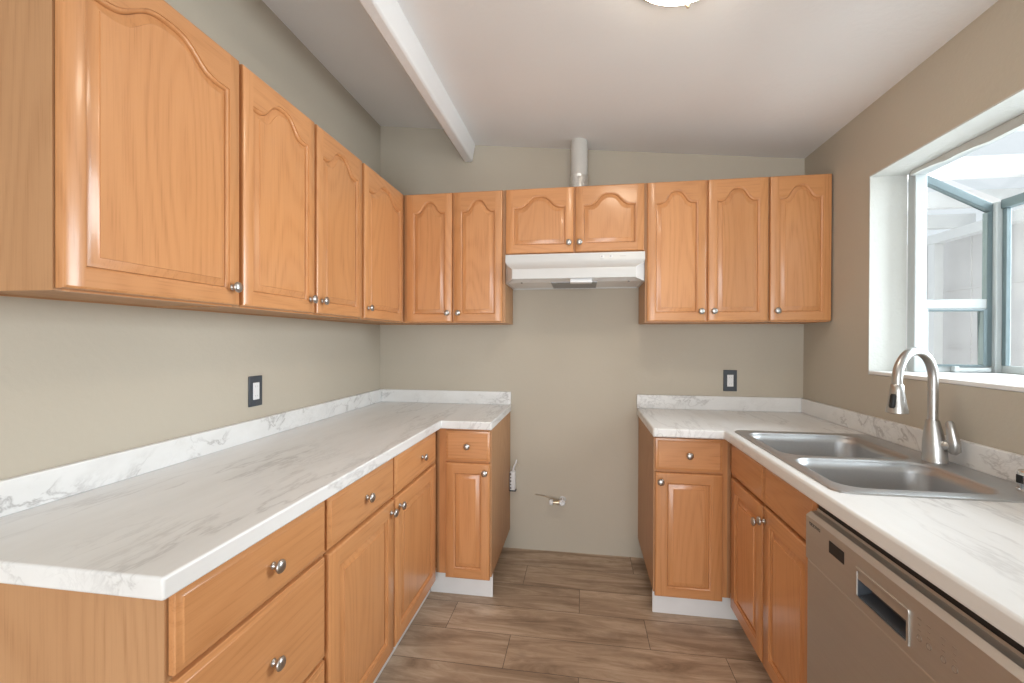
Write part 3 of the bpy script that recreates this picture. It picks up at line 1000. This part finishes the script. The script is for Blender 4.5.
for (a0, a1, c0, c1) in ((ha - w_, hb + w_, hz1, hz1 + w_), (ha - w_, hb + w_, hz0 - w_, hz0), (ha - w_, ha, hz0, hz1), (hb, hb + w_, hz0, hz1)):
    b.box(P(pf - 0.003, a0, c0), P(pf + 0.002, a1, c1), DWSTEEL)
b.box(P(pf - 0.001, ha, hz1 - 0.020), P(pf + 0.004, hb, hz1), DWSTEEL)
b.build('handle_lip', dw, smooth=0, bevel=0.0012)
b = MB(); b.box(P(pf - 0.0012, 1.180, 0.755), P(pf + 0.001, 1.245, 0.785), BLACK)
b.build('display_window', dw, bevel=0.0005)
b = MB()                                   # row of small raised brand letters, too small to read
yy = 1.346
for k, wd in enumerate((5, 5, 2, 6, 2, 6, 6, 2, 5, 5)):
    w_ = wd * 0.00095
    h_ = 0.0078
    b.box(P(pf - 0.0006, yy - w_, 0.7858), P(pf + 0.0005, yy - w_ + 0.0014, 0.7858 + h_), INK)
    if wd > 2:
        b.box(P(pf - 0.0006, yy - w_, 0.7858 + h_ - 0.0014), P(pf + 0.0005, yy, 0.7858 + h_), INK)
        b.box(P(pf - 0.0006, yy - w_, 0.7858 + (0.0 if k % 2 else 0.003)), P(pf + 0.0005, yy, 0.7872 + (0.0 if k % 2 else 0.003)), INK)
    yy -= w_ + 0.0016
b.build('brand_lettering', dw, smooth=0)
for yc in (0.938, 0.915, 0.882, 0.858):    # faint touch-control symbols
    for zc, w_ in ((0.7745, 0.010), (0.7635, 0.006), (0.753, 0.008)):
        b = MB(); b.box(P(pf - 0.0004, yc - w_ / 2, zc - 0.0007), P(pf + 0.0005, yc + w_ / 2, zc + 0.0007), FAINT)
        b.build('control_mark', dw, smooth=0)
    b = MB()
    ra = [(yc + 0.0064 * math.cos(R(36 * k)) - oy, 0.738 + 0.0064 * math.sin(R(36 * k))) for k in range(10)]
    rb_ = [(yc + 0.0050 * math.cos(R(36 * k)) - oy, 0.738 + 0.0050 * math.sin(R(36 * k))) for k in range(10)]
    xf, xk = pf - 0.0004 - ox, pf + 0.0005 - ox
    b.loops([[(xk, y, z) for y, z in ra], [(xf, y, z) for y, z in ra], [(xf, y, z) for y, z in rb_], [(xk, y, z) for y, z in rb_]], FAINT)
    b.build('control_button', dw, smooth=0)
b = MB(); b.box(P(0.680, dwy0 + 0.003, 0.0), P(0.690, dwy1 - 0.003, 0.110), BLACK)
b.build('toe_plate', dw, smooth=0)

# ------------------------------------------------------------------ range hood
hx0, hx1 = -0.4235, 0.3270
hc = (hx0 + hx1) / 2
hd = thing('range_hood', 'white under-cabinet range hood on back wall above the stove gap', 'range hood', (hc, D - 0.002, 1.622))
ox, oy, oz = hd.location
fl0, fl1 = -0.374, 0.272                 # front lip ends
HT = 1.7655


def hring(pts, z): return [(x - ox, y - oy, z - oz) for x, y in pts]


def plan(yf, xa, xb):
    return [(hx0, D - 0.003), (hx0, 2.447), (xa, yf), (xb, yf), (hx1, 2.447), (hx1, D - 0.003)]


b = MB()
prof = [(HT, 2.424, hx0 + 0.002, hx1 - 0.002), (1.727, 2.420, hx0 + 0.002, hx1 - 0.002), (1.715, 2.414, hx0 + 0.006, hx1 - 0.006), (1.700, 2.400, hx0 + 0.018, hx1 - 0.020),
        (1.686, 2.376, fl0 - 0.012, fl1 + 0.014), (1.676, 2.362, fl0, fl1), (1.670, 2.360, fl0, fl1), (1.6245, 2.360, fl0, fl1), (1.622, 2.362, fl0 + 0.001, fl1 - 0.001)]
Ls = [hring(plan(yf, xa, xb), z) for z, yf, xa, xb in prof]


def sag(ring, dz=0.0):
    # the sides and back of the pan hang lower than the front lip
    return [(x, y, z + dz - (0.0125 + 0.004 * (y + oy - 2.447) / 0.28 if y + oy > 2.44 else 0)) for x, y, z in ring]


Ls[-2], Ls[-1] = sag(Ls[-2]), sag(Ls[-1])
b.loops(Ls, HOODW, True, False)
ins = [(hx0 + 0.012, D - 0.015), (hx0 + 0.012, 2.452), (fl0 + 0.006, 2.374), (fl1 - 0.006, 2.374), (hx1 - 0.012, 2.452), (hx1 - 0.012, D - 0.015)]
b.loops([Ls[-1], sag(hring(ins, 1.622)), sag(hring(ins, 1.627))], HOODW)
b.build('hood_shell', hd, smooth=30)
b = MB(); pan = [sag(hring(ins, 1.627)), sag(hring(ins, 1.630))]
for P_ in pan:
    b.face([P_[0], P_[1], P_[4], P_[5]], HOODG); b.face([P_[1], P_[2], P_[3], P_[4]], HOODG)
b.build('bottom_pan', hd, smooth=0)
b = MB()


def zpan(y): return 1.627 - (0.0125 + 0.004 * (y - 2.447) / 0.28)


def slab(xa, xb, ya, yb, below, above):
    P_ = [(xa - ox, ya - oy), (xb - ox, ya - oy), (xb - ox, yb - oy), (xa - ox, yb - oy)]
    zs_ = [zpan(ya), zpan(ya), zpan(yb), zpan(yb)]
    b.loops([[(x, y, z - below - oz) for (x, y), z in zip(P_, zs_)], [(x, y, z + above - oz) for (x, y), z in zip(P_, zs_)]], FILTER, True, True)


slab(-0.172, 0.078, 2.450, D - 0.03, 0.003, 0.001)
for k in range(9):
    xx = -0.165 + k * 0.029
    slab(xx, xx + 0.004, 2.455, D - 0.035, 0.0055, -0.003)
b.build('grease_filter', hd, smooth=0)
b = MB(); b.box((-0.066 - ox, 2.376 - oy, 1.600 - oz), (0.050 - ox, 2.440 - oy, 1.624 - oz), PALEPL)
b.build('light_cover', hd, bevel=0.004)
for xx in (-0.335, 0.245):
    b = MB(); b.lathe([(0.005, 1.618 - oz), (0.005, 1.611 - oz), (0.002, 1.6105 - oz)], INK, org=(xx - ox, 2.455 - oy, 0), n=12)
    b.build('screw', hd)
for xx in (0.094, 0.140):                 # switches at the right of the fascia
    b = MB(); b.box((xx - ox, 2.4195 - oy, 1.737 - oz), (xx + 0.020 - ox, 2.4225 - oy, 1.751 - oz), PALEPL)
    sw_ = b.build('switch', hd, smooth=0)
    b = MB(); b.box((xx + 0.003 - ox, 2.4185 - oy, 1.741 - oz), (xx + 0.011 - ox, 2.4215 - oy, 1.747 - oz), GREYINK)
    b.build('switch_rocker', sw_, smooth=0)
b = MB(); b.box((0.196 - ox, 2.4205 - oy, 1.7425 - oz), (0.226 - ox, 2.423 - oy, 1.7445 - oz), GREYINK)
b.build('printed_mark', hd, smooth=0)

# ------------------------------------------------------------------ vent duct above the hood cabinet
vx, vy = -0.021, 2.615
vp = thing('vent_duct', 'round off-white vent duct rising from hood cabinet to ceiling', 'duct', (vx, vy, UT + 0.001))
b = MB()
n = 32; L = []
for z in (0.090, 0.095, 0.2, None):
    ring = []
    for j in range(n):
        a = 2 * math.pi * j / n
        x, y = 0.0485 * math.cos(a), 0.0485 * math.sin(a)
        zz = ceil_r(vx + x) - UT - 0.001 - 0.0005 if z is None else z
        ring.append((x, y, zz))
    L.append(ring)
b.loops(L, DUCT, True, True)
b.build('pipe', vp, smooth=50)
b = MB()
L = []
for k, z in enumerate((0.0, 0.03, 0.055, 0.070, 0.085, 0.100, 0.115)):
    L.append([((0.0490 + 0.003 * random.random()) * math.cos(2 * math.pi * j / n), (0.0490 + 0.003 * random.random()) * math.sin(2 * math.pi * j / n), z) for j in range(n)])
b.loops(L, FOIL, True, True)
b.build('foil_collar', vp, smooth=0)

# ------------------------------------------------------------------ ceiling light
lx_, ly_ = 0.285, 1.385
cl = thing('ceiling_light', 'round lit flush ceiling light with thin brass rim at top of view', 'ceiling light', (lx_, ly_, ceil_r(lx_) - 0.0005))
cl.rotation_euler = (0, math.atan(0.1052), 0)
b = MB(); b.lathe([(0.150, -0.001), (0.156, -0.004), (0.156, -0.016), (0.150, -0.020), (0.143, -0.018), (0.143, -0.006)], BRASS, n=48, cap0=True, cap1=True)
b.build('rim', cl, smooth=40)
b = MB()
b.lathe([(0.1425 * math.cos(R(k * 15)), -0.016 - 0.045 * math.sin(R(k * 15))) for k in range(6)] + [(0.004, -0.061)], LAMPGLASS, n=48, cap0=False)
b.build('glass_bowl', cl, smooth=60)
b = MB(); b.lathe([(0.006, -0.020), (0.008, -0.024), (0.005, -0.030), (0.002, -0.032)], BRASS, org=(0.055, 0.142, 0), n=12)
b.build('thumb_screw', cl, smooth=50)


# ------------------------------------------------------------------ outlets
def outlet(label, loc, rz):
    t = thing('wall_outlet', label, 'outlet', loc, rz, 'dark outlets above the counters')
    b = MB(); b.box((-0.037, -0.006, -0.061), (0.037, -0.0005, 0.061), DARKPL); b.build('cover_plate', t, bevel=0.003)
    b = MB(); b.box((-0.017, -0.0085, -0.034), (0.017, -0.006, 0.034), PALEPL)
    ob = b.build('receptacle', t, bevel=0.0015)
    for zc in (0.019, -0.019):
        b = MB()
        b.box((-0.0065, -0.0089, zc - 0.004), (-0.005, -0.0084, zc + 0.004), GREYINK)
        b.box((0.005, -0.0089, zc - 0.003), (0.0065, -0.0084, zc + 0.003), GREYINK)
        b.build('socket_slots', ob, smooth=0)
    for zc in (0.048, -0.048):
        b = MB(); b.lathe([(0.003, 0.006), (0.003, 0.0068), (0.001, 0.007)], DARKPL, org=(0, 0, zc), axis='-y', n=10)
        b.build('screw', t)
    return t


outlet('charcoal outlet plate with white receptacle on left wall above counter', (XL, 1.603, 1.0865), R(90))
outlet('charcoal outlet plate with white receptacle on back wall above right counter', (0.8425, D, 1.065), 0)

# ------------------------------------------------------------------ stove hook-ups in the gap
gv = thing('gas_valve', 'gas stub-out with pale shut-off valve low on back wall in stove gap', 'valve', (-0.115, D - 0.001, 0.322))
b = MB(); b.lathe([(0.020, 0.0), (0.020, 0.003), (0.016, 0.006), (0.013, 0.007)], PALEPL, axis='-y', n=24); b.build('wall_flange', gv, smooth=40)
b = MB(); b.lathe([(0.011, 0.004), (0.011, 0.045)], BRASS, axis='-y', n=18)
b.lathe([(0.017, 0.030), (0.019, 0.034), (0.019, 0.062), (0.015, 0.066)], PALEPL, axis='-y', n=8)
b.build('valve_body', gv, smooth=30)
b = MB(); b.lathe([(0.011, 0.012), (0.012, 0.014), (0.012, 0.036), (0.010, 0.038), (0.010, 0.050), (0.016, 0.052), (0.016, 0.070), (0.010, 0.073)], BRASS, org=(0, -0.048, -0.004), axis='-x', n=14)
b.lathe([(0.015, 0.054), (0.0175, 0.057), (0.0175, 0.068), (0.013, 0.076), (0.004, 0.078)], PALEPL, org=(0, -0.048, -0.004), axis='-x', n=16)
b.build('outlet_fitting', gv, smooth=30)
b = MB(); b.box((-0.004, -0.082, 0.006), (0.004, -0.052, 0.013), PALEPL); b.box((0.0, -0.074, 0.010), (0.006, -0.064, 0.034), PALEPL); b.build('valve_lever', gv, bevel=0.002)
b = MB(); b.tube([(-0.040, -0.048, 0.014), (-0.075, -0.040, 0.018), (-0.12, -0.015, 0.020), (-0.17, -0.006, 0.022)], 0.0016, BRASS, 8); b.build('wire', gv, smooth=50)

rb = thing('range_receptacle', 'small white stove outlet box with loose wires beside left base cabinet', 'outlet box', (-0.421, D - 0.001, 0.430))
b = MB(); b.box((-0.017, -0.042, -0.058), (0.017, 0.0, 0.058), PALEPL)
bx = b.build('box', rb, bevel=0.008, seg=3)
b = MB()
for k, hgt in enumerate((0.014, 0.008, 0.012, 0.007, 0.010)):
    zc = 0.042 - k * 0.021
    b.box((-0.013, -0.0426, zc - hgt / 2), (-0.006, -0.0418, zc + hgt / 2), INK)
b.build('printed_marks', bx, smooth=0)
b = MB(); b.tube([(0.002, -0.02, 0.060), (0.008, -0.025, 0.085), (0.018, -0.022, 0.105), (0.022, -0.012, 0.125)], [0.007, 0.006, 0.005, 0.004], PALEPL, 10); b.build('cable', rb, smooth=50)
b = MB()
b.tube([(0.014, -0.024, 0.098), (0.028, -0.03, 0.106), (0.040, -0.034, 0.100), (0.044, -0.036, 0.090)], 0.0014, BRASS, 8)
b.tube([(0.004, -0.026, 0.086), (-0.006, -0.034, 0.098), (-0.014, -0.036, 0.116)], 0.0014, BRASS, 8)
b.build('wire', rb, smooth=50)
b = MB(); b.box((-0.018, -0.036, -0.066), (0.022, 0.0, -0.058), DARKPL); b.build('mounting_plate', rb, bevel=0.002)
